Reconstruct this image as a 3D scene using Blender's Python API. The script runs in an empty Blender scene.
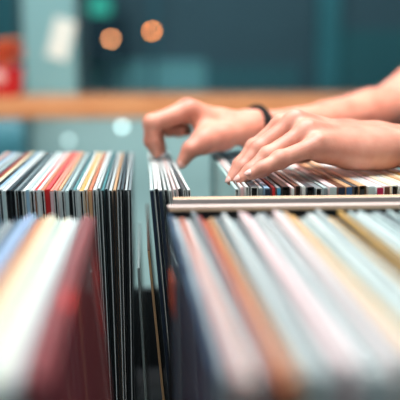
import bpy, bmesh, math, random
import numpy as np
from mathutils import Vector, Matrix
random.seed(7)
S = bpy.context.scene
COL = S.collection
ZT = 1.04            # height of the record tops
F = 50/24*400        # focal length in pixels
PITCH, YAW = math.radians(9.67), math.radians(3.86)
CAM = Vector((0, 0, ZT+.119))

# ------------------------------------------------------------------ helpers
def lin(c):
    return tuple(((v/255)/12.92 if v/255 <= .04045 else ((v/255+.055)/1.055)**2.4) for v in c)
def rgb(r, g, b): return lin((r, g, b))+(1.0,)

cam_d = bpy.data.cameras.new('camera'); cam = bpy.data.objects.new('camera', cam_d); COL.objects.link(cam)
cam.location = CAM; cam.rotation_euler = (math.pi/2-PITCH, 0, -YAW)
cam_d.sensor_width = 24; cam_d.lens = 50; cam_d.clip_start = .02
cam_d.dof.use_dof = True; cam_d.dof.focus_distance = .80; cam_d.dof.aperture_fstop = 2.1
cam_d.dof.aperture_blades = 0
S.camera = cam
ROT = cam.rotation_euler.to_matrix()
def P(px, py, Y):
    d = ROT @ Vector(((px-200)/F, (200-py)/F, -1))
    return CAM + d*(Y/d.y)

def mesh_obj(name, verts, faces, mats=(), parent=None, smooth=False, fmat=None):
    me = bpy.data.meshes.new(name); me.from_pydata([tuple(v) for v in verts], [], faces); me.update()
    for m in mats: me.materials.append(m)
    if fmat is not None: me.polygons.foreach_set('material_index', fmat)
    if smooth: me.polygons.foreach_set('use_smooth', [True]*len(me.polygons))
    o = bpy.data.objects.new(name, me); COL.objects.link(o); o.parent = parent
    return o
def bm_obj(name, bm, mats=(), parent=None, smooth=False):
    me = bpy.data.meshes.new(name); bmesh.ops.recalc_face_normals(bm, faces=bm.faces); bm.to_mesh(me); bm.free()
    for m in mats: me.materials.append(m)
    if smooth: me.polygons.foreach_set('use_smooth', [True]*len(me.polygons))
    o = bpy.data.objects.new(name, me); COL.objects.link(o); o.parent = parent
    return o
def box(bm, lo, hi, bev=0, seg=2):
    r = bmesh.ops.create_cube(bm, size=1)
    vs = r['verts']
    for v in vs:
        v.co = Vector([(lo[i]+hi[i])/2+v.co[i]*(hi[i]-lo[i]) for i in range(3)])
    if bev:
        es = list({e for v in vs for e in v.link_edges})
        bmesh.ops.bevel(bm, geom=es, offset=bev, segments=seg, affect='EDGES', profile=.6)
def box_obj(name, lo, hi, mat, parent=None, bev=0, seg=2):
    bm = bmesh.new(); box(bm, lo, hi, bev, seg); return bm_obj(name, bm, (mat,), parent)
def empty(name, loc=(0, 0, 0)):
    o = bpy.data.objects.new(name, None); COL.objects.link(o); o.location = loc; o.empty_display_size = .05; return o
def tag(o, label, cat, group=None, kind=None):
    o['label'] = label; o['category'] = cat
    if group: o['group'] = group
    if kind: o['kind'] = kind
    return o
def structure(o): o['kind'] = 'structure'; return o

# ------------------------------------------------------------------ materials
def new_mat(name):
    m = bpy.data.materials.new(name); m.use_nodes = True
    nt = m.node_tree; return m, nt, nt.nodes['Principled BSDF']
def plain(name, c, rough=.5, metal=0, coat=0, noise=0, scale=40, bump=0, spec=.5):
    m, nt, b = new_mat(name)
    b.inputs['Roughness'].default_value = rough; b.inputs['Metallic'].default_value = metal
    b.inputs['Coat Weight'].default_value = coat; b.inputs['Coat Roughness'].default_value = .2
    b.inputs['Specular IOR Level'].default_value = spec
    n = nt.nodes.new('ShaderNodeTexNoise'); n.inputs['Scale'].default_value = scale; n.inputs['Detail'].default_value = 5
    tc = nt.nodes.new('ShaderNodeTexCoord'); nt.links.new(tc.outputs['Object'], n.inputs['Vector'])
    hsv = nt.nodes.new('ShaderNodeHueSaturation'); hsv.inputs['Color'].default_value = rgb(*c)
    mr = nt.nodes.new('ShaderNodeMapRange'); mr.inputs['To Min'].default_value = 1-noise; mr.inputs['To Max'].default_value = 1+noise
    nt.links.new(n.outputs['Fac'], mr.inputs['Value']); nt.links.new(mr.outputs['Result'], hsv.inputs['Value'])
    nt.links.new(hsv.outputs['Color'], b.inputs['Base Color'])
    if bump:
        bp = nt.nodes.new('ShaderNodeBump'); bp.inputs['Strength'].default_value = bump; bp.inputs['Distance'].default_value = .002
        nt.links.new(n.outputs['Fac'], bp.inputs['Height']); nt.links.new(bp.outputs['Normal'], b.inputs['Normal'])
    return m
def wood(name, c1, c2, axis_scale=(1.5, 14, 14), rough=.35, coat=.3):
    m, nt, b = new_mat(name)
    tc = nt.nodes.new('ShaderNodeTexCoord'); mp = nt.nodes.new('ShaderNodeMapping'); mp.inputs['Scale'].default_value = axis_scale
    n = nt.nodes.new('ShaderNodeTexNoise'); n.inputs['Scale'].default_value = 6; n.inputs['Detail'].default_value = 6; n.inputs['Distortion'].default_value = .6
    r = nt.nodes.new('ShaderNodeValToRGB'); r.color_ramp.elements[0].color = rgb(*c1); r.color_ramp.elements[1].color = rgb(*c2)
    r.color_ramp.elements[0].position = .3; r.color_ramp.elements[1].position = .7
    nt.links.new(tc.outputs['Object'], mp.inputs['Vector']); nt.links.new(mp.outputs['Vector'], n.inputs['Vector'])
    nt.links.new(n.outputs['Fac'], r.inputs['Fac']); nt.links.new(r.outputs['Color'], b.inputs['Base Color'])
    b.inputs['Roughness'].default_value = rough; b.inputs['Coat Weight'].default_value = coat
    return m
def emit(name, c, s):
    m, nt, b = new_mat(name)
    b.inputs['Base Color'].default_value = rgb(*c); b.inputs['Emission Color'].default_value = rgb(*c); b.inputs['Emission Strength'].default_value = s
    return m
def by_object(name, rough=.35, coat=.5, worn=.10, scale=60):
    """card whose colour is the object's own colour, with fine printed mottling under a clear plastic film"""
    m, nt, b = new_mat(name)
    oi = nt.nodes.new('ShaderNodeObjectInfo'); tc = nt.nodes.new('ShaderNodeTexCoord')
    n = nt.nodes.new('ShaderNodeTexNoise'); n.inputs['Scale'].default_value = scale; n.inputs['Detail'].default_value = 4
    ad = nt.nodes.new('ShaderNodeVectorMath'); ad.operation = 'ADD'
    nt.links.new(tc.outputs['Object'], ad.inputs[0]); nt.links.new(oi.outputs['Random'], ad.inputs[1])
    nt.links.new(ad.outputs['Vector'], n.inputs['Vector'])
    hsv = nt.nodes.new('ShaderNodeHueSaturation')
    mr = nt.nodes.new('ShaderNodeMapRange'); mr.inputs['To Min'].default_value = 1-worn*2; mr.inputs['To Max'].default_value = 1+worn*2
    nt.links.new(n.outputs['Fac'], mr.inputs['Value']); nt.links.new(mr.outputs['Result'], hsv.inputs['Value'])
    nt.links.new(oi.outputs['Color'], hsv.inputs['Color']); nt.links.new(hsv.outputs['Color'], b.inputs['Base Color'])
    b.inputs['Roughness'].default_value = rough; b.inputs['Coat Weight'].default_value = coat; b.inputs['Coat Roughness'].default_value = .18
    bp = nt.nodes.new('ShaderNodeBump'); bp.inputs['Strength'].default_value = .25; bp.inputs['Distance'].default_value = .0006
    nt.links.new(n.outputs['Fac'], bp.inputs['Height']); nt.links.new(bp.outputs['Normal'], b.inputs['Normal'])
    return m
def art(name, base, spots, scale=9, thr=.6, seed=0.0, stretch=(1, 1, 1)):
    m, nt, b = new_mat(name)
    tc = nt.nodes.new('ShaderNodeTexCoord'); mp = nt.nodes.new('ShaderNodeMapping'); mp.inputs['Location'].default_value = (seed, seed*.7, seed*.3)
    mp.inputs['Scale'].default_value = stretch
    n = nt.nodes.new('ShaderNodeTexNoise'); n.inputs['Scale'].default_value = scale; n.inputs['Detail'].default_value = 3
    r = nt.nodes.new('ShaderNodeValToRGB'); r.color_ramp.elements[0].position = thr; r.color_ramp.elements[1].position = min(1, thr+.06)
    r.color_ramp.elements[0].color = rgb(*base); r.color_ramp.elements[1].color = rgb(*spots)
    nt.links.new(tc.outputs['Object'], mp.inputs['Vector']); nt.links.new(mp.outputs['Vector'], n.inputs['Vector'])
    nt.links.new(n.outputs['Fac'], r.inputs['Fac']); nt.links.new(r.outputs['Color'], b.inputs['Base Color'])
    b.inputs['Roughness'].default_value = .35; b.inputs['Coat Weight'].default_value = .4
    return m

M_cover = by_object('printed_card')
M_inner = by_object('inner_paper', .6, 0, .05)
M_rim = plain('raw_card_edge', (222, 228, 226), .6, noise=.1)
M_rimdark = plain('black_card_edge', (24, 31, 36), .6, noise=.1)
M_wood = wood('counter_oak', (208, 130, 80), (236, 168, 116))
M_rail = wood('rail_ply', (206, 166, 130), (232, 202, 172), (2, 20, 20))
M_white = plain('white_laminate', (236, 232, 230), .3, coat=.3, noise=.05)
M_blush = plain('blush_laminate', (226, 206, 198), .35, coat=.2, noise=.06)
M_dark = plain('bin_black', (22, 27, 31), .5, noise=.15)

# ------------------------------------------------------------------ record sleeves
L = .315
def cover_mesh(t, rim, closed, extra=None, half=False):
    """square sleeve, bottom centre at the origin, mouth or spine towards -y, slightly eased top corners, hollow mouth showing two card edges"""
    h = t/2; c = min(.0006, t*.2); w = .00065
    prof = [(-h, 0), (h, 0), (h, L-c), (h-c, L), (-h+c, L), (-h, L-c)]
    y0, y1 = -L/2, L/2
    V = [(x, y0, z) for x, z in prof]+[(x, y1, z) for x, z in prof]
    n = 6
    Fc = [(i, (i+1) % n, n+(i+1) % n, n+i) for i in range(n)]; fm = [0]*n
    Fc.append(tuple(range(n, 2*n))); fm.append(0)
    if closed:
        Fc.append(tuple(range(n-1, -1, -1))); fm.append(0)
    else:
        ip = [(-h+w, .001), (h-w, .001), (h-w, L-c-.0006), (h-c-.0002, L-.001), (-h+c+.0002, L-.001), (-h+w, L-c-.0006)]
        k = len(V); V += [(x, y0, z) for x, z in ip]+[(x, y0+.03, z) for x, z in ip]
        for i in range(n):
            j = (i+1) % n
            Fc.append((j, i, k+i, k+j)); fm.append(2 if half and i != 5 else 1)
            Fc.append((k+j, k+i, k+n+i, k+n+j)); fm.append(0)
        Fc.append(tuple(k+n+i for i in range(n-1, -1, -1))); fm.append(0)
    me = bpy.data.meshes.new('cover'); me.from_pydata(V, [], Fc)
    me.materials.append(extra or M_cover); me.materials.append(rim); me.materials.append(M_rimdark)
    me.polygons.foreach_set('material_index', fm); me.update()
    return me
def inner_mesh(t):
    w = max(.0008, t-.0017)/2
    bm = bmesh.new(); box(bm, (-w, -L/2+.002, .0015), (w, -L/2+.029, L-.0035))
    me = bpy.data.meshes.new('inner_sleeve'); bmesh.ops.recalc_face_normals(bm, faces=bm.faces); bm.to_mesh(me); bm.free(); me.materials.append(M_inner); return me
def spine_mesh(t):
    bm = bmesh.new(); box(bm, (-t/2+.0001, -L/2-.0005, .001), (t/2-.0001, -L/2, L-.001))
    me = bpy.data.meshes.new('spine'); bmesh.ops.recalc_face_normals(bm, faces=bm.faces); bm.to_mesh(me); bm.free(); me.materials.append(M_inner); return me
CACHE = {}
def cached(kind, f, *a):
    k = (kind,)+tuple(getattr(x, 'name', x) for x in a)
    if k not in CACHE: CACHE[k] = f(*a)
    return CACHE[k]
def sleeve(x_top, y_mid, z_top, t, top, front, rim='w', tilt=-3.0, yaw=0.0, face=None, lean=0.0):
    """one sleeve; x_top is where its top edge's middle stands. top: colour of the cover, front: colour seen at the mouth or spine"""
    t = round(t, 4)
    a = math.radians(tilt)
    r = empty('record_sleeve')
    R = Matrix.Rotation(math.radians(yaw), 4, 'Z') @ Matrix.Rotation(a, 4, 'Y') @ Matrix.Rotation(math.radians(lean), 4, 'X')
    r.matrix_world = Matrix.Translation(Vector((x_top, y_mid, z_top))-(R @ Vector((0, 0, L)))) @ R
    closed = rim == 's'
    me = cached('c', cover_mesh, t, M_rimdark if rim == 'd' else M_rim, closed, face, rim == 'h')
    c = bpy.data.objects.new('cover', me); COL.objects.link(c); c.parent = r; c.color = rgb(*top)
    if closed: s = bpy.data.objects.new('spine', cached('s', spine_mesh, t))
    else: s = bpy.data.objects.new('inner_sleeve', cached('i', inner_mesh, t))
    COL.objects.link(s); s.parent = r; s.color = rgb(*front)
    return r

ORD = ['', 'first', 'second', 'third', 'fourth', 'fifth', 'sixth', 'seventh', 'eighth', 'ninth', 'tenth', 'eleventh', 'twelfth', 'thirteenth',
       'fourteenth', 'fifteenth', 'sixteenth', 'seventeenth', 'eighteenth', 'nineteenth', 'twentieth']
TENS = {20: 'twenty', 30: 'thirty', 40: 'forty', 50: 'fifty'}
TENTH = {20: 'twentieth', 30: 'thirtieth', 40: 'fortieth', 50: 'fiftieth'}
def ordinal(n):
    if n <= 20: return ORD[n]
    d = n//10*10
    return TENTH[d] if n == d else TENS[d]+'-'+ORD[n-d]

# colour words -> sRGB
W = {'white': (222, 227, 225), 'pale teal': (186, 206, 205), 'pale grey': (196, 206, 206), 'grey': (128, 142, 146), 'dark grey': (66, 78, 84), 'black': (16, 19, 22),
     'navy': (22, 40, 62), 'blue': (60, 104, 150), 'light blue': (146, 182, 206), 'lavender': (166, 178, 212), 'teal': (70, 128, 134), 'cream': (228, 222, 194),
     'tan': (208, 164, 122), 'orange': (206, 122, 84), 'salmon': (220, 138, 116), 'red': (204, 34, 38), 'dark red': (140, 30, 36), 'maroon': (112, 44, 48), 'dull maroon': (156, 84, 86),
     'pink': (226, 188, 190), 'pale pink': (240, 214, 212), 'brown': (104, 66, 48), 'dark brown': (52, 36, 32), 'gold': (214, 168, 88), 'crimson': (190, 30, 82), 'green grey': (170, 190, 178),
     'sky': (70, 160, 200)}

def row(specs, start, direction, y_mid, z_top, tilt, pitch, phrase, group, yaw=lambda i, x: 0, faces={}, jit=.003, zj=.0012):
    """specs: (thickness mm, top colour, front colour, rim) from the aisle outwards"""
    x = start
    for i, (t, top, front, rim) in enumerate(specs):
        th = t/1000
        xc = x+direction*th/2
        r = sleeve(xc, y_mid+random.uniform(-jit, jit), z_top+random.uniform(-zj, zj*.5), th, W[top], W[front], rim,
                   tilt(i) if callable(tilt) else tilt, yaw(i, xc), faces.get(i))
        col = f'{top} sleeve' if top == front else f'{top} sleeve with {front} edge'
        tag(r, f'{col}, {ordinal(i+1)} from the gap in {phrase}', 'record sleeve', group)
        x += direction*(th+(pitch(i) if callable(pitch) else pitch))
    return x

xw = lambda px, Y: (px-143)/F*Y
YM, YN = .9195, .452          # middle of the two rows of sleeves, back and front
MF, NF = YM-L/2, YN+L/2       # mouth line of the back row, far ends of the front row

# --- back row, aisle outwards (towards -x): black and white fronts, then colours
s = []
for k in range(9): s.append(([2.5, 2.0, 2.8, 1.9, 2.4, 2.9, 2.0, 2.6, 2.2][k], ['grey', 'pale grey', 'dark grey', 'grey', 'tan', 'pale grey', 'grey', 'teal', 'pale grey'][k], 'black' if k != 3 else 'navy', 'hdhhshdhh'[k]))
s += [(3.1, 'white', 'black', 'w'), (3.0, 'orange', 'tan', 's'), (3.0, 'cream', 'tan', 'w'), (3.2, 'gold', 'black', 'w'), (3.0, 'white', 'pale grey', 's'), (3.0, 'teal', 'dark grey', 'w'),
      (3.2, 'dark grey', 'black', 'd'), (3.2, 'pale teal', 'pale teal', 's'), (3.0, 'grey', 'black', 'w'), (3.0, 'tan', 'white', 's'), (3.2, 'salmon', 'black', 'w'), (3.0, 'salmon', 'pink', 's'),
      (4.6, 'red', 'red', 's'), (3.2, 'orange', 'black', 'w'), (3.0, 'white', 'white', 's'), (3.0, 'red', 'tan', 'w'), (3.2, 'white', 'black', 'w'), (3.2, 'pale teal', 'light blue', 's'), (3.2, 'white', 'grey', 'w'),
      (3.0, 'dark grey', 'black', 'd'), (3.2, 'grey', 'brown', 'w'), (3.0, 'black', 'black', 'd'), (4.0, 'dark grey', 'black', 'd'), (3.2, 'white', 'pale teal', 's'), (3.2, 'pale grey', 'dark grey', 'w'),
      (3.0, 'light blue', 'light blue', 's'), (3.0, 'black', 'navy', 'w'), (3.2, 'cream', 'white', 's'), (3.0, 'tan', 'pink', 'w'), (3.2, 'dark red', 'dark red', 's'), (3.0, 'dark grey', 'black', 'w'),
      (3.0, 'pale teal', 'grey', 'w'), (3.2, 'grey', 'black', 'd'), (3.0, 'white', 'light blue', 's'), (3.2, 'light blue', 'dark grey', 'w'), (3.0, 'teal', 'navy', 'd'), (3.0, 'salmon', 'brown', 'w'), (3.2, 'pale grey', 'pale grey', 's')]
x_end_back = row(s, xw(129.5, MF), -1, YM, ZT, lambda i: -.1-min(i, 11)*.2, lambda i: .0012 if i < 11 else .0003, 'row behind cream sleeves', 'record sleeves in the crisp back row')

# --- front row beside the aisle (towards -x): maroon, cream and white, then blues
s = [(3.4, 'maroon', 'maroon', 's'), (3.4, 'dull maroon', 'dull maroon', 's'), (3.4, 'maroon', 'dark red', 's'), (3.4, 'pale grey', 'pale grey', 's'), (3.4, 'white', 'white', 'w'), (3.4, 'cream', 'cream', 's'), (3.4, 'pale teal', 'white', 's'),
     (3.4, 'cream', 'cream', 's'), (3.4, 'cream', 'tan', 'w'), (3.4, 'tan', 'tan', 's'), (3.4, 'orange', 'tan', 's'), (3.4, 'light blue', 'light blue', 's'), (3.4, 'lavender', 'lavender', 's'), (3.4, 'light blue', 'navy', 'w'),
     (3.4, 'navy', 'black', 'w'), (3.4, 'white', 'pale grey', 's'), (3.4, 'grey', 'grey', 's'), (3.4, 'navy', 'navy', 's'), (3.4, 'pale teal', 'pale teal', 's'), (3.4, 'grey', 'grey', 's')]
F_maroon = art('maroon_artwork', (128, 54, 58), (222, 44, 36), 12, .60, 3.1)
row(s, xw(93, NF), -1, YN, ZT+.004, -4.2, .0005, 'the blurred cream row', 'record sleeves in the cream front row', faces={0: F_maroon}, jit=.006, zj=.003)

# --- wide front row past the aisle (towards +x)
cols = ['pale grey', 'pale grey', 'salmon', 'white', 'grey', 'dark red', 'orange', 'tan', 'grey', 'white', 'pale teal', 'grey', 'pale pink', 'pink', 'pale grey', 'white', 'grey', 'white', 'pale pink',
        'pale teal', 'tan', 'gold', 'white', 'pale teal', 'white', 'pale teal', 'pale grey', 'tan', 'gold', 'dark grey', 'gold', 'grey', 'pale teal', 'white', 'pale teal', 'pale grey', 'pale teal', 'grey', 'dark grey', 'pale teal',
        'pale teal', 'grey', 'pale teal', 'teal', 'grey', 'pale grey']  # tan and gold entries also paint in warm reflections on the plastic
s = [((3.0, c, c, 's')) for c in cols]
F_blue = art('slate_blue_artwork', (58, 84, 112), (88, 120, 146), 10, .55, 1.7)
row(s, xw(170, NF)+.0025, 1, YN, ZT+.004, -1.5, .0011, 'wide row before rails', 'record sleeves in the wide front row', faces={0: F_blue}, jit=.006, zj=.004, yaw=lambda i, x: max(0, 1.9-i*.11))

first = [o for o in COL.objects if o.get('label', '').endswith(' first from the gap in wide row before rails')][0]
st = box_obj('price_sticker', (-.0021, L/2-.045, L-.066), (-.00151, L/2-.003, L-.040), plain('orange_sticker', (240, 104, 62), .4), first); st['label'] = 'small orange sticker'

# --- back row under the hand (towards +x), fanned out, tilting further the further from the aisle
F_teal = art('pale_teal_artwork', (168, 204, 202), (232, 170, 160), 18, .66, 5.3)
s = [(3.4, 'pale teal', 'pale grey', 'w'), (3.0, 'pale pink', 'pink', 's'), (3.2, 'white', 'pale grey', 'w'), (6.5, 'dark grey', 'black', 'w'), (3.2, 'pale grey', 'grey', 's'), (5.0, 'light blue', 'navy', 's'), (3.0, 'dark red', 'red', 's'), (3.4, 'grey', 'sky', 's'),
     (6.5, 'dark brown', 'black', 'd'), (3.0, 'pale pink', 'white', 's'), (4.0, 'brown', 'dark brown', 'd'), (3.2, 'white', 'white', 's'), (6.5, 'dark grey', 'black', 'd'), (6.0, 'grey', 'black', 'w'), (3.4, 'pale teal', 'grey', 's'), (6.5, 'pale pink', 'pale teal', 's'),
     (6.5, 'brown', 'navy', 's'), (5.6, 'tan', 'blue', 's'), (3.4, 'dark grey', 'black', 'd'), (6.5, 'tan', 'dark grey', 'd'), (6.5, 'pale grey', 'pale teal', 's'), (6.0, 'white', 'crimson', 's'), (5.2, 'pale pink', 'brown', 's'),
     (6.5, 'cream', 'dark brown', 'w'), (5.0, 'white', 'pale grey', 's'), (6.0, 'cream', 'pale grey', 's'), (5.0, 'tan', 'brown', 's'), (6.0, 'cream', 'white', 's'), (6.0, 'gold', 'tan', 's'), (6.0, 'grey', 'dark grey', 's')]
x = xw(235, MF)
for i, (t, top, front, rim) in enumerate(s):
    th = t/1000; xc = x+th/2; yw = min(5.2, i*.19)
    r = sleeve(xc+math.sin(math.radians(-yw))*L/2, YM+random.uniform(-.002, .002), ZT+random.uniform(-.001, .001), th, W[top], W[front], rim, -1.0, yw, F_teal if i == 0 else None)
    col = f'{top} sleeve' if top == front else f'{top} sleeve with {front} edge'
    tag(r, f'{col}, {ordinal(i+1)} from the gap in row under pale hand', 'record sleeve', 'record sleeves in the row under the pale hand')
    x += th+.0017

# --- the pack pinched by the far hand, fanning open towards the camera
s = [(3.4, 'pale teal', 'navy', 's'), (3.4, 'white', 'navy', 'h'), (3.4, 'white', 'navy', 's'), (2.3, 'pale grey', 'navy', 'd'), (2.3, 'white', 'black', 'w'), (2.3, 'pale pink', 'dark grey', 'w'), (2.3, 'white', 'black', 'd'), (2.3, 'dark grey', 'black', 'w'), (2.8, 'white', 'black', 'w')]
x = xw(148.3, MF)
for i, (t, top, front, rim) in enumerate(s):
    th = t/1000; xc = x+th/2; yw = max(0, i-2)*.31
    r = sleeve(xc-math.sin(math.radians(yw))*L/2, YM+random.uniform(-.002, .002), ZT-.001+random.uniform(-.0008, .0008), th, W[top], W[front], rim, -4.6, yw)
    tag(r, f'{top} sleeve with {front} edge, {ordinal(i+1)} from the gap in the pinched pack', 'record sleeve', 'record sleeves pinched by the far hand')
    x += th+(.0006 if i < 2 else .0020)

# --- loose sleeves leaning low in the aisle
for (px, py, Y, tl, top, front, rim, lab, t) in [
        (138.5, 268, .80, -2.4, 'pale teal', 'pale teal', 's', 'pale teal record sleeve standing low in the dark gap beside a brown one', 2.4),
        (148.5, 250, .775, -5.0, 'brown', 'tan', 's', 'brown record sleeve with tan edge leaning low in the dark gap', 2.4)]:
    p = P(px, py, Y)
    h = Lz = p.z-(ZT-L)
    r = sleeve(p.x, Y+L/2, p.z, t/1000, W[top], W[front], rim, tl)
    sc = Lz/L; r.scale = (1, sc, sc)
    a = math.radians(tl); R = Matrix.Rotation(a, 3, 'Y')
    r.location = Vector((p.x, Y+L*sc/2, p.z))-(R @ Vector((0, 0, Lz)))
    tag(r, lab, 'record sleeve')

# ------------------------------------------------------------------ the record bin
bn = tag(empty('record_bin', (0, .68, 0)), 'dark record bin on legs holding all the rows of sleeves', 'record bin')
def part(name, lo, hi, m, bev=.001, parent=bn, lab=None):
    o = box_obj(name, [a-b for a, b in zip(lo, (0, .68, 0))], [a-b for a, b in zip(hi, (0, .68, 0))], m, parent, bev)
    if lab: o['label'] = lab
    return o
ZB = ZT-L-.003
XL, XR = -.30, .41
part('tray', (XL, .22, ZB-.02), (XR, 1.14, ZB), M_dark)
part('side_panel', (XL-.014, .22, ZB-.12), (XL, 1.14, ZB+.17), M_dark)
part('side_panel', (XR, .22, ZB-.12), (XR+.014, 1.14, ZB+.17), M_dark)
part('back_panel', (XL, 1.14, ZB-.12), (XR, 1.155, ZB+.115), M_dark)
part('front_panel', (XL, .206, ZB-.12), (XR, .22, ZB+.16), M_dark)
for lx in (XL, XR-.04):
    for ly in (.23, 1.09): part('leg', (lx, ly, 0), (lx+.04, ly+.04, ZB-.02), M_dark)
# two upright dividers across the wide side, their tops showing as rails
def y_at(py, z):          # distance at which a level z shows at picture height py
    p = P(200, py, 1.0); return (z-CAM.z)/(p.z-CAM.z)
xA = xw(172, .73); zA = P(200, 199, .7275).z; yA = y_at(196.6, zA)
part('divider', (xA, .730, ZB), (XR, yA, zA), M_rail, .0004, lab='tan wooden divider rail behind the other')
part('divider_facing', (xA, .7275, ZB+.08), (XR, .730, zA-.0002), M_blush, .0003, lab='pale pinkish facing of the rail')
xB = xw(166.5, .68); zB = P(200, 206.6, .68).z; yB = y_at(204.6, zB)
part('divider', (xB, .683, ZB), (XR, yB, zB-.0008), M_dark, .0004, lab='dark divider under a pale rail')  # board coloured dark to stand in for the shade beneath the rail
part('rail_cap', (xB, .680, zB-.0016), (XR, yB+.0005, zB), M_blush, .0004, lab='pale pinkish top of the front rail')
part('rail_edging', (xB+.001, .6795, zB-.0042), (XR, .683, zB-.0016), M_rail, .0003, lab='tan wood edging of the front rail')

# ------------------------------------------------------------------ the person (distance fields turned into one surface)
def smin(a, b, k):
    if k <= 0: return np.minimum(a, b)
    h = np.clip(.5+.5*(b-a)/k, 0, 1)
    return b*(1-h)+a*h-k*h*(1-h)
class Field:
    def __init__(s, lo, hi, h):
        s.h = h; s.lo = np.array(lo, float)
        s.n = np.ceil((np.array(hi)-s.lo)/h).astype(int)+1
        s.f = np.full(s.n, .05, np.float32)
    def sub(s, lo, hi):
        a = np.maximum(0, np.floor((lo-s.lo)/s.h).astype(int)); b = np.minimum(s.n, np.ceil((hi-s.lo)/s.h).astype(int)+1)
        return a, b
    def grid(s, a, b):
        ax = [(s.lo[i]+s.h*np.arange(a[i], b[i])).astype(np.float32) for i in range(3)]
        return ax[0][:, None, None], ax[1][None, :, None], ax[2][None, None, :]
    def cone(s, A, ra, B, rb, k):
        A = np.array(A, float); B = np.array(B, float); m = max(ra, rb)+.012+k*1.5+s.h*2
        a, b = s.sub(np.minimum(A, B)-m, np.maximum(A, B)+m)
        if np.any(b <= a): return
        X, Y, Z = s.grid(a, b); d = B-A; dd = max(float(d@d), 1e-9)
        t = np.clip(((X-A[0])*d[0]+(Y-A[1])*d[1]+(Z-A[2])*d[2])/dd, 0, 1)
        v = np.sqrt((X-A[0]-t*d[0])**2+(Y-A[1]-t*d[1])**2+(Z-A[2]-t*d[2])**2)-(ra+(rb-ra)*t)
        sl = tuple(slice(a[i], b[i]) for i in range(3))
        s.f[sl] = smin(s.f[sl], v.astype(np.float32), k)
    def chain(s, pts, k):
        for (A, ra), (B, rb) in zip(pts, pts[1:]): s.cone(A, ra, B, rb, k)
    def merge(s, o, k): s.f = smin(s.f, o.f, k)
    def cut(s, axis, val, keep_below):
        g = s.lo[axis]+s.h*np.arange(s.n[axis]); v = (g-val) if keep_below else (val-g)
        sh = [1, 1, 1]; sh[axis] = -1
        s.f = np.maximum(s.f, v.reshape(sh).astype(np.float32))
    def mesh(s):
        f = s.f; n = np.array(f.shape); ins = f < 0
        c = [(i, j, k) for i in (0, 1) for j in (0, 1) for k in (0, 1)]
        v = lambda A, o: A[o[0]:n[0]-1+o[0], o[1]:n[1]-1+o[1], o[2]:n[2]-1+o[2]]
        cnt = np.zeros(n-1, np.int8)
        for o in c: cnt += v(ins, o)
        act = (cnt > 0) & (cnt < 8)
        idx = np.argwhere(act); ID = np.full(n-1, -1, np.int64); ID[act] = np.arange(len(idx))
        pos = np.zeros((len(idx), 3)); num = np.zeros(len(idx))
        val = {o: f[idx[:, 0]+o[0], idx[:, 1]+o[1], idx[:, 2]+o[2]].astype(float) for o in c}
        for a in c:
            for ax in range(3):
                if a[ax]: continue
                b = list(a); b[ax] = 1; b = tuple(b)
                m = (val[a] < 0) != (val[b] < 0)
                t = np.where(m, val[a]/np.where(m, val[a]-val[b], 1), 0)
                q = np.array(a, float)[None].repeat(len(idx), 0); q[:, ax] += t
                pos += q*m[:, None]; num += m
        pts = s.lo+s.h*(idx+pos/num[:, None])
        quads = []
        for ax in range(3):
            o1, o2 = [(1, 2), (2, 0), (0, 1)][ax]
            sa = [slice(1, -1)]*3; sb = [slice(1, -1)]*3
            sa[ax] = slice(0, -1); sb[ax] = slice(1, None)
            A = ins[tuple(sa)]; B = ins[tuple(sb)]
            e = np.argwhere(A != B); fl = A[tuple(e.T)]
            off = np.array([1, 1, 1]); off[ax] = 0
            e = e+off
            def cell(d1, d2):
                g = e.copy(); g[:, o1] -= d1; g[:, o2] -= d2; return ID[g[:, 0], g[:, 1], g[:, 2]]
            q = np.stack([cell(1, 1), cell(0, 1), cell(0, 0), cell(1, 0)], 1)
            q[~fl] = q[~fl][:, ::-1]
            quads.append(q)
        return pts, np.concatenate(quads)
def relax(pts, quads, it=2, w=.5):
    for _ in range(it):
        acc = np.zeros_like(pts); num = np.zeros(len(pts))
        for i in range(4):
            a, b = quads[:, i], quads[:, (i+1) % 4]
            np.add.at(acc, a, pts[b]); np.add.at(num, a, 1)
            np.add.at(acc, b, pts[a]); np.add.at(num, b, 1)
        pts = pts+(acc/num[:, None]-pts)*w
    return pts
def v3(p): return np.array(p, float)

Y_ = 1.15
SR, SL = (.615, 1.305, 1.285), (.615, .99, 1.285)      # shoulders
H = .0013
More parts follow.
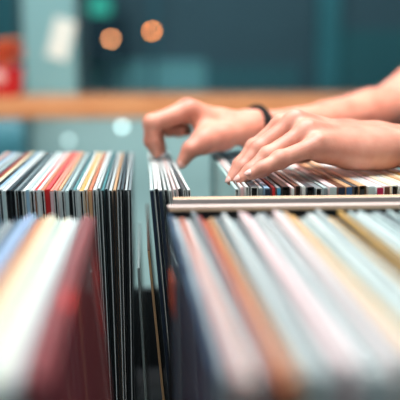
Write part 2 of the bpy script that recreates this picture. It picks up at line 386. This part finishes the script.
# ----- near arm: the left hand, back of the hand towards the camera
def near_arm():
    f = Field((.03, .72, .96), (.68, 1.06, 1.36), H)
    fing = [
        [(P(282, 125, .862), .0100), (P(254, 148, .858), .0086), (P(240, 165, .85), .0076), (P(233, 177, .845), .0064)],            # index, behind
        [(P(294.5, 121.8, .842), .0104), (P(259, 149, .832), .0089), (P(242.5, 168, .822), .0078), (P(232, 180, .815), .0062)],        # middle
        [(P(306, 132, .824), .0102), (P(268, 156, .810), .0088), (P(251, 171, .802), .0076), (P(241, 179, .798), .0060)],        # ring
        [(P(316, 146, .808), .0096), (P(280, 159.5, .790), .0084), (P(262, 169, .782), .0074), (P(251.5, 174.3, .779), .0058)]]    # little
    for pts in fing:
        g = Field((.03, .72, .96), (.30, 1.0, 1.14), H)
        g.chain(pts, .004)
        g.cone(pts[1][0], pts[1][1]+.0003, pts[1][0], pts[1][1]+.0003, .004)          # middle joint
        sl = tuple(slice(0, k) for k in g.f.shape)
        f.f[sl] = smin(f.f[sl], g.f, .0016)
    w_r, w_u = P(374, 141.5, .885), P(376, 149, .855)
    mc = [(P(345, 137, .882), .0145), (P(347, 139.5, .868), .015), (P(348, 144, .853), .015), (P(349, 150, .838), .0145)]
    for pts, (q, r), w in zip(fing, mc, (w_r, w_r, w_u, w_u)):
        f.cone(pts[0][0], pts[0][1], q, r, .009); f.cone(q, r, w, .0165, .016)
    L_ = lambda a, b, t: v3(a)*(1-t)+v3(b)*t
    for i in range(3):                                                 # web between the metacarpals keeps the back of the hand even
        A0, B0 = L_(fing[i][0][0], fing[i+1][0][0], .5), L_(mc[i][0], mc[i+1][0], .5)
        f.cone(L_(A0, B0, .12), .0098, B0, .0145, .010)
    f.cone(P(322, 151, .815), .0105, P(362, 153, .840), .0145, .014)       # heel of the hand, little finger side
    f.cone(P(352, 142, .89), .0135, P(325, 147, .90), .0115, .010); f.cone(P(325, 147, .90), .0105, P(304, 154, .893), .0093, .004); f.cone(P(304, 154, .893), .0093, P(286, 158, .885), .0075, .004)  # thumb behind
    for i in (1, 2, 3):                                                # faint tendons over the back of the hand
        k0 = v3(fing[i][0][0])+np.array((.004, -.003, .0072)); k1 = L_(fing[i][0][0], mc[i][0], .65)+np.array((0, -.003, .0102))
        f.cone(k0, .0038, k1, .0025, .007)
    el, sh = np.array((.475, .915, 1.055)), np.array(SL)
    f.cone(w_u, .0172, L_(w_u, el, .55)+np.array((0, -.008, 0)), .027, .016); f.cone(w_r, .0168, L_(w_r, el, .55)+np.array((0, .008, 0.002)), .027, .016)
    f.cone(L_(w_u, el, .55), .031, el, .034, .02); f.cone(el, .034, el*.5+sh*.5, .038, .02); f.cone(el*.5+sh*.5, .038, sh, .045, .02)
    return f, fing
# ----- far arm: the right hand pinching the pack
def far_arm():
    f = Field((-.02, .93, .96), (.68, 1.36, 1.36), H)
    fing = [
        [(P(190, 110, 1.0), .0122), (P(152, 123, .985), .0102), (P(151.5, 141, .985), .0090), (P(156.5, 152, .99), .0072)],
        [(P(187, 109, 1.02), .0120), (P(155, 122, 1.01), .0098), (P(157, 140, 1.006), .0086), (P(161, 149, 1.006), .0070)],
        [(P(188, 112, 1.04), .0116), (P(161, 119, 1.035), .0094), (P(169, 130, 1.02), .0084), (P(181, 130, 1.01), .0070)],
        [(P(192, 116, 1.058), .0106), (P(171, 122, 1.056), .0084), (P(178, 131, 1.04), .0076), (P(187, 131, 1.03), .0064)]]
    big = (-.02, .93, .96), (.32, 1.14, 1.2)
    def add(pts):
        g = Field(*big, H); g.chain(pts, .003); g.cone(pts[1][0], pts[1][1]+.0007, pts[1][0], pts[1][1]+.0007, .003)
        sl = tuple(slice(0, k) for k in g.f.shape); f.f[sl] = smin(f.f[sl], g.f, .0014)
    for pts in fing: add(pts)
    thumb = [(P(222, 137, .99), .0135), (P(204, 141.5, .972), .0118), (P(190.5, 149.5, .960), .0098), (P(182.5, 162.0, .958), .0070)]
    w_r, w_u = P(252, 129, 1.035), P(254, 130, 1.068)
    mc = [(P(222, 124, 1.02), .0145), (P(223, 122, 1.035), .0145), (P(224, 124, 1.05), .0145), (P(226, 127, 1.062), .0135)]
    for pts, (q, r), w in zip(fing, mc, (w_r, w_r, w_u, w_u)):
        f.cone(pts[0][0], pts[0][1], q, r, .006); f.cone(q, r, w, .0165, .012)
    for a, b in zip(fing, fing[1:]): f.cone(v3(a[0][0])*.8+v3(mc[0][0])*.2, .0098, v3(b[0][0])*.8+v3(mc[3][0])*.2, .0098, .008)
    f.chain(thumb, .004); f.cone(thumb[0][0], .0145, w_r, .0165, .014); f.cone(thumb[1][0], .011, P(205, 128, 1.0), .012, .016)
    el, sh = v3(P(397, 107, 1.25)), np.array(SR)
    md, m2 = v3(P(326, 121.5, 1.15)), v3(P(370, 114.5, 1.21))
    f.cone(w_r, .0178, md+np.array((0, -.008, -.001)), .0225, .02); f.cone(w_u, .0178, md+np.array((0, .010, 0)), .0225, .02)
    f.cone(md+np.array((0, -.008, -.001)), .0225, m2, .0325, .012); f.cone(md+np.array((0, .010, 0)), .0225, m2, .0325, .012)
    f.cone(md, .0235, m2, .0335, .012); f.cone(m2, .0335, el, .037, .012)
    f.cone(el, .039, el*.5+sh*.5, .041, .012); f.cone(el*.5+sh*.5, .041, sh, .046, .02)
    return f, fing, thumb, w_r, w_u, md
TOR = [((.625, 1.07, 1.24), .062, (.625, 1.225, 1.24), .062), ((.62, 1.09, 1.16), .092, (.62, 1.205, 1.16), .092), ((.62, 1.115, 1.0), .085, (.62, 1.18, 1.0), .085),
       ((.62, 1.15, 1.16), .095, (.62, 1.15, .98), .088), ((.625, 1.10, .86), .098, (.625, 1.195, .86), .098), ((.62, 1.15, .98), .09, (.625, 1.15, .86), .1),
       ((.615, 1.305, 1.285), .046, (.63, 1.15, 1.32), .05), ((.615, .99, 1.285), .046, (.63, 1.15, 1.32), .05)]
HIP = [[((.63, 1.15+s*.085, .83), .085), ((.625, 1.15+s*.09, .47), .056), ((.64, 1.15+s*.09, .42), .052), ((.655, 1.15+s*.095, .09), .036)] for s in (-1, 1)]
def body_field(grow, torso, legs, neck):
    f = Field((.40, .85, -.02), (.80, 1.45, 1.66), .007)
    if torso:
        for A, ra, B, rb in TOR: f.cone(A, ra+grow, B, rb+grow, .03)
    if legs:
        for A, ra, B, rb in TOR[4:5]: f.cone(A, ra+grow, B, rb+grow, .03)
        for ch in HIP:
            for (A, ra), (B, rb) in zip(ch, ch[1:]): f.cone(A, ra+grow, B, rb+grow, .02)
    if neck:
        f.cone((.63, 1.15, 1.30), .055, (.605, 1.15, 1.42), .047, .03)
        f.cone((.605, 1.15, 1.505), .084, (.585, 1.15, 1.50), .082, .02); f.cone((.575, 1.15, 1.46), .062, (.548, 1.15, 1.415), .036, .03)
        f.cone((.512, 1.15, 1.475), .008, (.497, 1.15, 1.452), .012, .012)               # nose
        f.cone((.518, 1.135, 1.425), .007, (.518, 1.165, 1.425), .007, .008)             # lips
        for sgn in (-1, 1): f.cone((.60, 1.15+sgn*.083, 1.485), .012, (.603, 1.15+sgn*.083, 1.455), .009, .006)   # ears
        for ch in HIP: f.cone(ch[3][0], .036, (ch[3][0][0]-.14, ch[3][0][1], .035), .03, .02)
    return f

nA, nF = near_arm(); fA, fF, fT, W_R, W_U, FMD = far_arm()
parts = []
for f, it in ((nA, 2), (fA, 2), (body_field(0, True, True, True), 1)):
    p, q = f.mesh(); p = relax(p, q, it, .45); parts.append((p, q))
base = empty('person', (.64, 1.15, 0))
tag(base, 'person standing beside the bin, bare forearms reaching in to flip through record sleeves, black wristband', 'person')
m, nt, b = new_mat('skin')
tc = nt.nodes.new('ShaderNodeTexCoord'); n1 = nt.nodes.new('ShaderNodeTexNoise'); n1.inputs['Scale'].default_value = 30; n1.inputs['Detail'].default_value = 3
r1 = nt.nodes.new('ShaderNodeValToRGB'); r1.color_ramp.elements[0].color = rgb(176, 106, 86); r1.color_ramp.elements[1].color = rgb(212, 150, 129); r1.color_ramp.elements[0].position = .15; r1.color_ramp.elements[1].position = .62
n2 = nt.nodes.new('ShaderNodeTexNoise'); n2.inputs['Scale'].default_value = 420; n2.inputs['Detail'].default_value = 4
bp = nt.nodes.new('ShaderNodeBump'); bp.inputs['Strength'].default_value = .35; bp.inputs['Distance'].default_value = .0006
nt.links.new(tc.outputs['Object'], n1.inputs['Vector']); nt.links.new(tc.outputs['Object'], n2.inputs['Vector'])
nt.links.new(n1.outputs['Fac'], r1.inputs['Fac']); nt.links.new(r1.outputs['Color'], b.inputs['Base Color'])
nt.links.new(n2.outputs['Fac'], bp.inputs['Height']); nt.links.new(bp.outputs['Normal'], b.inputs['Normal'])
b.inputs['Roughness'].default_value = .5; b.inputs['Subsurface Weight'].default_value = .25
b.inputs['Subsurface Radius'].default_value = (1, .35, .2); b.inputs['Subsurface Scale'].default_value = .004
M_skin = m
def surf(name, pq, mat, parent):
    V, Q, o = [], [], 0
    for p, q in pq: V.append(p); Q.append(q+o); o += len(p)
    V = np.concatenate(V)-np.array(parent.location); Q = np.concatenate(Q)
    return mesh_obj(name, V.tolist(), Q.tolist(), (mat,), parent, True)
surf('body', parts, M_skin, base)
f = body_field(.012, True, False, False)
el = np.array((.475, .915, 1.055)); sh = np.array(SL); f.cone(sh, .058, sh*.6+el*.4, .052, .02)
el = v3(P(397, 107, 1.25)); sh = np.array(SR); f.cone(sh, .058, sh*.6+el*.4, .053, .02)
f.cut(2, .84, False); p, q = f.mesh(); surf('t_shirt', [(relax(p, q), q)], plain('grey_jersey', (120, 128, 132), .9, noise=.1), base)
f = body_field(.010, False, True, False); f.cut(2, .9, True); f.cut(2, .08, False); p, q = f.mesh(); surf('trousers', [(relax(p, q), q)], plain('denim', (44, 58, 84), .85, noise=.15, scale=200), base)
M_shoe = plain('shoe_canvas', (40, 40, 44), .8)
for ch in HIP:
    f = Field((.40, .85, -.02), (.80, 1.45, .2), .006); A = ch[3][0]
    f.cone((A[0], A[1], .05), .048, (A[0]-.14, A[1], .042), .042, .02); f.cut(2, 0.0, False); p, q = f.mesh(); surf('shoe', [(relax(p, q), q)], M_shoe, base)
f = Field((.40, .95, 1.2), (.80, 1.35, 1.7), .006)
f.cone((.622, 1.15, 1.52), .092, (.60, 1.15, 1.53), .088, .02); f.cone((.655, 1.15, 1.48), .07, (.67, 1.15, 1.36), .045, .03)
f.cut(0, .545, False); p, q = f.mesh(); surf('hair', [(relax(p, q), q)], plain('brown_hair', (70, 46, 34), .5, noise=.3, scale=90), base)
M_eye = plain('eye', (60, 50, 44), .1)
for sgn in (-1, 1):
    bm = bmesh.new(); bmesh.ops.create_uvsphere(bm, u_segments=12, v_segments=8, radius=.011)
    for v in bm.verts: v.co += Vector((.522, 1.15+sgn*.031, 1.487))-base.location
    bm_obj('eye', bm, (M_eye,), base, True)
# nails
M_nail = plain('fingernail', (232, 180, 168), .25, coat=.3)
def nail(pts, dorsal, L1=.0062, W1=.0043):
    A, B = v3(pts[2][0]), v3(pts[3][0]); r = pts[3][1]
    d = (B-A)/np.linalg.norm(B-A); n = np.array(dorsal, float); n -= d*(n@d); n /= np.linalg.norm(n); s = np.cross(d, n)
    bm = bmesh.new(); bmesh.ops.create_uvsphere(bm, u_segments=16, v_segments=10, radius=1)
    c = B+n*(r*.72)+d*.0012
    for v in bm.verts:
        x, y, z = v.co
        v.co = Vector(c+d*(x*L1)+s*(y*W1)+n*(z*.0016-.0012*y*y-.0010*max(0, x)**2))-base.location
    bm_obj('fingernail', bm, (M_nail,), base, True)
for pts in nF: nail(pts, (-.55, -.35, .75))
for pts in fF[:2]: nail(pts, (-1, -.1, .1))
nail(fT, (.5, -.7, .5), .0072, .0056)
# wristband
c = v3(P(256, 127.5, 1.053)); ax = np.array((.97, .22, .02)); ax /= np.linalg.norm(ax); side = np.cross(ax, (0, 0, 1)); side /= np.linalg.norm(side); up = np.cross(side, ax)
bm = bmesh.new(); N, K = 56, 10
ring = []
for i in range(N):
    a = 2*math.pi*i/N; e = math.cos(a)*side*.0425+math.sin(a)*up*.0255; ctr = c+e+ax*(.003*math.sin(a+.6)); rad = e/np.linalg.norm(e)
    ring.append([bm.verts.new(Vector(ctr+rad*math.cos(2*math.pi*j/K)*.0040+ax*math.sin(2*math.pi*j/K)*.0054)-base.location) for j in range(K)])
for i in range(N):
    for j in range(K): bm.faces.new((ring[i][j], ring[(i+1) % N][j], ring[(i+1) % N][(j+1) % K], ring[i][(j+1) % K]))
o = bm_obj('wristband', bm, (plain('black_cord', (8, 9, 10), .8, noise=.2, scale=300, spec=.2),), base, True); o['label'] = 'black cord wristband'

# ------------------------------------------------------------------ the room
M_wall = plain('pale_teal_paint', (156, 190, 191), .5, noise=.06, scale=3)
M_pier = plain('teal_paint', (122, 172, 177), .5, noise=.08, scale=3)
M_dteal = plain('dark_teal_paint', (28, 78, 88), .5, noise=.1, scale=3)
structure(box_obj('floor', (-3, -2.2, -.05), (3.4, 3.6, 0), wood('floor_boards', (78, 62, 52), (110, 90, 76), (3, .6, 1))))
structure(box_obj('wall_left', (-3.1, -2.2, 0), (-3, 3.6, 2.9), M_pier))
zc_top = P(100, 97.5, 2.8).z
structure(box_obj('wall_back', (-3, 3.2, 0), (3.4, 3.4, zc_top-.02), M_wall))
structure(box_obj('wall_back_upper', (-3, 3.2, 2.3), (3.4, 3.4, 2.9), M_pier))
x0, x1 = P(24, 60, 3.2).x, P(76, 60, 3.2).x
structure(box_obj('wall_back_pier', (x0, 3.2, zc_top-.02), (x1, 3.4, 2.3), M_pier))
M_frame = plain('window_metal', (30, 62, 70), .4)
g, nt, b = new_mat('window_glass')
b.inputs['Base Color'].default_value = (.86, .95, .95, 1); b.inputs['Transmission Weight'].default_value = 1; b.inputs['Roughness'].default_value = 0; b.inputs['IOR'].default_value = 1.02
def window(name, xa, xb):
    w = structure(empty(name, (xa, 3.3, zc_top)))
    hh = 2.3-zc_top+.02
    bm = bmesh.new(); t = .035
    box(bm, (0, -.03, -.02), (t, .03, hh-.02)); box(bm, (xb-xa-t, -.03, -.02), (xb-xa, .03, hh-.02)); box(bm, (t, -.03, -.02), (xb-xa-t, .03, .0)); box(bm, (t, -.03, hh-.055), (xb-xa-t, .03, hh-.02))
    bm_obj('window_frame', bm, (M_frame,), w)
    box_obj('window_pane', (t, -.003, 0), (xb-xa-t, .003, hh-.055), g, w)
window('window_1', -3, x0); window('window_2', x1, 3.4)
# counter along the window
ct = tag(empty('wooden_counter', (0, 3.0, 0)), 'long thick honey-coloured wooden counter along the window', 'counter')
zb = P(100, 118.5, 2.8).z
box_obj('counter_top', (-2.99, -.2, zb), (3.3, .197, zc_top), M_wood, ct, .012, 3)
xs = P(24, 130, 2.98).x
box_obj('support_panel', (xs-.9, -.05, 0), (xs, .19, zb), M_dteal, ct, .004)['label'] = 'dark teal panel holding up the counter'
# small glowing discs added for blurred highlights on the wall under the counter
for (px, py, r, s, lab) in ((122, 127, .011, 5, 'small glowing disc added for a highlight on the teal wall, the bright one'), (68, 141, .011, 2, 'dim glowing disc added for a highlight low on teal wall beside the dark panel')):
    p = P(px, py, 3.17)
    t = tag(empty('highlight_disc', (p.x, 3.2, p.z)), lab, 'highlight disc')
    bm = bmesh.new(); bmesh.ops.create_cone(bm, segments=24, radius1=r*1.3, radius2=r*1.15, depth=.014, cap_ends=True, matrix=Matrix.Translation((0, -.007, 0)) @ Matrix.Rotation(math.pi/2, 4, 'X')); bm_obj('disc_base', bm, (M_white,), t)
    bm = bmesh.new(); bmesh.ops.create_uvsphere(bm, u_segments=20, v_segments=12, radius=r, matrix=Matrix.Translation((0, -.016, 0))); bm_obj('disc_dome', bm, (emit('highlight_glow', (205, 240, 240), s),), t, True)
# flowers on the counter's end
p = P(4, 92, 2.93)
fp = tag(empty('flower_pot', (p.x, 2.93, zc_top)), 'red pot of orange flowers standing on the wooden counter', 'flower pot')
bm = bmesh.new(); prof = [(0.0, 0), (.055, 0), (.062, .02), (.070, .09), (.074, .1), (.066, .1), (.060, .085), (0, .085)]
N = 28; rings = [[bm.verts.new((r*math.cos(2*math.pi*i/N), r*math.sin(2*math.pi*i/N), z)) for i in range(N)] if r else [bm.verts.new((0, 0, z))] for r, z in prof]
for A, B in zip(rings, rings[1:]):
    for i in range(N):
        vs = [A[i % len(A)], A[(i+1) % len(A)], B[(i+1) % len(B)], B[i % len(B)]]; vs = list(dict.fromkeys(vs)); bm.faces.new(vs)
bm_obj('pot', bm, (plain('red_glaze', (206, 24, 40), .25, coat=.5),), fp, True)
bm = bmesh.new()
bmesh.ops.create_uvsphere(bm, u_segments=16, v_segments=10, radius=.022)
for v in bm.verts: v.co = Vector((v.co.x-.005, v.co.y*.35-.067, v.co.z+.065))
bm_obj('emblem', bm, (plain('pale_label', (240, 190, 180), .5),), fp, True)
M_fl = [plain('orange_petal', (255, 128, 48), .5), plain('red_petal', (226, 60, 44), .5), plain('coral_petal', (255, 150, 80), .5)]
rr = random.Random(3)
for k in range(20):
    a, rad = rr.uniform(0, 6.28), rr.uniform(0, .062); h = rr.uniform(.115, .185)
    bm = bmesh.new(); c0 = Vector((rad*math.cos(a), rad*math.sin(a), h))
    for j in range(6):
        b_ = 6.283*j/6; mt = Matrix.Translation(c0+Vector((.011*math.cos(b_), .011*math.sin(b_), .002))) @ Matrix.Rotation(b_, 4, 'Z') @ Matrix.Rotation(-.5, 4, 'Y') @ Matrix.Diagonal((.014, .009, .004, 1))
        bmesh.ops.create_uvsphere(bm, u_segments=8, v_segments=6, radius=1, matrix=mt)
    bmesh.ops.create_uvsphere(bm, u_segments=8, v_segments=6, radius=.007, matrix=Matrix.Translation(c0+Vector((0, 0, .004))))
    d = c0-Vector((0, 0, .085)); bmesh.ops.create_cone(bm, segments=6, radius1=.002, radius2=.002, depth=d.length, matrix=Matrix.Translation(Vector((0, 0, .085))+d/2) @ d.to_track_quat('Z', 'Y').to_matrix().to_4x4())
    bm_obj('flower', bm, (M_fl[k % 3],), fp, True)

# ------------------------------------------------------------------ the street outside
structure(box_obj('street', (-14, 3.42, -.1), (14, 12, -.02), plain('asphalt', (70, 80, 84), .8)))
fac = structure(empty('building_across', (0, 9, 0)))
def fpart(name, px0, px1, py0, py1, mat, d=.06, Y=9.0):
    a, b_ = P(px0, py1, Y), P(px1, py0, Y)
    return box_obj(name, (a.x, -d, max(0, a.z)), (b_.x, .0 if d < .1 else 0, b_.z), mat, fac)
box_obj('facade', (-14, 0, 0), (14, .3, 7), plain('dark_slate_render', (70, 96, 106), .7, noise=.25, scale=.8), fac)
fpart('shop_panel', 84, 205, 61, 230, plain('mid_teal_panel', (122, 180, 184), .6, noise=.2, scale=1.5))
fpart('shop_panel', 205, 300, 66, 230, plain('deep_teal_panel', (62, 112, 120), .6, noise=.2, scale=1.5), .05)
fpart('facade_band', 312, 340, -60, 230, plain('teal_reflection', (60, 126, 134), .6, noise=.2, scale=1.5), .12)  # lighter band painted in for a vague reflection
fpart('facade_band', 150, 158, -60, 61, plain('blue_pilaster', (66, 106, 118), .6, noise=.2, scale=1.5), .1)
fpart('awning', 72, 128, 17, 60, plain('night_blue_canvas', (22, 50, 62), .8), .5)
fpart('shop_panel', -60, 30, -10, 200, plain('teal_shutter', (46, 104, 112), .6, noise=.2, scale=1.5), .07)
fpart('facade_band', 330, 420, 30, 200, plain('green_teal_panel', (50, 104, 110), .6, noise=.2, scale=1.5), .04)
# street lamps
for (px, py, st, c, lab) in ((111, 39, 24, (238, 150, 96), 'round warm street lamp outside the window, the lower one'), (152, 31, 34, (245, 140, 70), 'round warm street lamp outside the window, the higher brighter one')):
    p = P(px, py, 7.0)
    t = tag(empty('street_lamp', (p.x, 7.0, -.02)), lab, 'street lamp')
    bm = bmesh.new(); bmesh.ops.create_cone(bm, segments=12, radius1=.022, radius2=.015, depth=p.z-.0, cap_ends=True, matrix=Matrix.Translation((0, .08, p.z/2))); bm_obj('pole', bm, (M_dteal,), t, True)
    bm = bmesh.new(); bmesh.ops.create_uvsphere(bm, u_segments=20, v_segments=12, radius=.016, matrix=Matrix.Translation((0, 0, p.z+.02))); bm_obj('lamp_globe', bm, (emit('warm_globe', c, st),), t, True)
    bm = bmesh.new(); box(bm, (-.012, 0, p.z-.005), (.012, .09, p.z+.012)); bm_obj('bracket', bm, (M_dteal,), t)
p = P(100, 8, 8.6)
t = tag(empty('signal_light', (p.x, 8.6, -.02)), 'green glowing signal light on a post across the street', 'signal light')
bm = bmesh.new(); bmesh.ops.create_cone(bm, segments=12, radius1=.04, radius2=.04, depth=p.z, cap_ends=True, matrix=Matrix.Translation((0, .1, p.z/2))); bm_obj('pole', bm, (M_dteal,), t, True)
box_obj('housing', (-.14, 0, p.z-.14), (.14, .14, p.z+.5), M_dteal, t, .02)
bm = bmesh.new(); bmesh.ops.create_cone(bm, segments=24, radius1=.11, radius2=.11, depth=.03, cap_ends=True, matrix=Matrix.Translation((0, -.01, p.z+.02)) @ Matrix.Rotation(math.pi/2, 4, 'X')); bm_obj('lens', bm, (emit('green_lens', (60, 180, 156), .45),), t)
# paper notice fixed to the pier
a = P(61, 39, 3.19)
nt_ = tag(mesh_obj('paper_sign', [], []), 'pale tilted paper sign on the teal pier beside the window', 'sign')
bm = bmesh.new(); hw, hh = .040, .075
for yy in (0, .0015):
    pass
box(bm, (-hw, -.0015, -hh), (hw, 0, hh)); me = nt_.data
bm.to_mesh(me); bm.free(); me.materials.append(plain('notice_paper', (232, 238, 230), .7))
nt_.location = (a.x, 3.1985, a.z); nt_.rotation_euler = (0, math.radians(16), 0)

# ------------------------------------------------------------------ light
w = bpy.data.worlds.new('world'); S.world = w; w.use_nodes = True
bg = w.node_tree.nodes['Background']; bg.inputs['Color'].default_value = rgb(192, 216, 222); bg.inputs['Strength'].default_value = .34
def area(name, loc, target, size, power, c):
    l = bpy.data.lights.new(name, 'AREA'); l.shape = 'RECTANGLE'; l.size, l.size_y = size; l.energy = power; l.color = lin(c)
    o = bpy.data.objects.new(name, l); COL.objects.link(o); o.location = loc
    o.rotation_euler = (Vector(target)-Vector(loc)).to_track_quat('-Z', 'Y').to_euler(); return o
area('ceiling_light', (.1, .75, 2.8), (.15, .8, 1.0), (1.3, 1.0), 76, (252, 252, 252))
area('shop_window_light', (-1.6, -1.2, 2.0), (.1, .8, 1.0), (1.6, 1.4), 7, (214, 240, 250))
area('counter_fill', (-.3, 1.5, 2.5), (0, 3.15, .9), (2.6, .4), 32, (250, 244, 236))  # added fill that brightens the counter, no lamp of the room
area('under_counter_fill', (.3, 2.86, zb-.012), (.3, 3.2, .55), (5.0, .03), 12, (236, 250, 250))  # invented light below the counter top, added to brighten the wall
area('facade_fill', (0, 5.2, 6.5), (0, 9, 1.2), (6, 2), 330, (222, 240, 246))  # unseen fill added to brighten the building across
l = bpy.data.lights.new('warm_arm_fill', 'SPOT'); l.energy = 95; l.color = lin((255, 136, 62)); l.spot_size = math.radians(17); l.spot_blend = .8; l.shadow_soft_size = .12  # spot added to tint the far arm orange
o = bpy.data.objects.new('warm_arm_fill', l); COL.objects.link(o); o.location = (-.35, .1, 2.5); o.rotation_euler = (Vector((.25, 1.16, 1.06))-o.location).to_track_quat('-Z', 'Y').to_euler()
S.view_settings.view_transform = 'Standard'; S.view_settings.look = 'None'; S.view_settings.gamma = 1; S.view_settings.exposure = .0
S.view_settings.use_curve_mapping = False
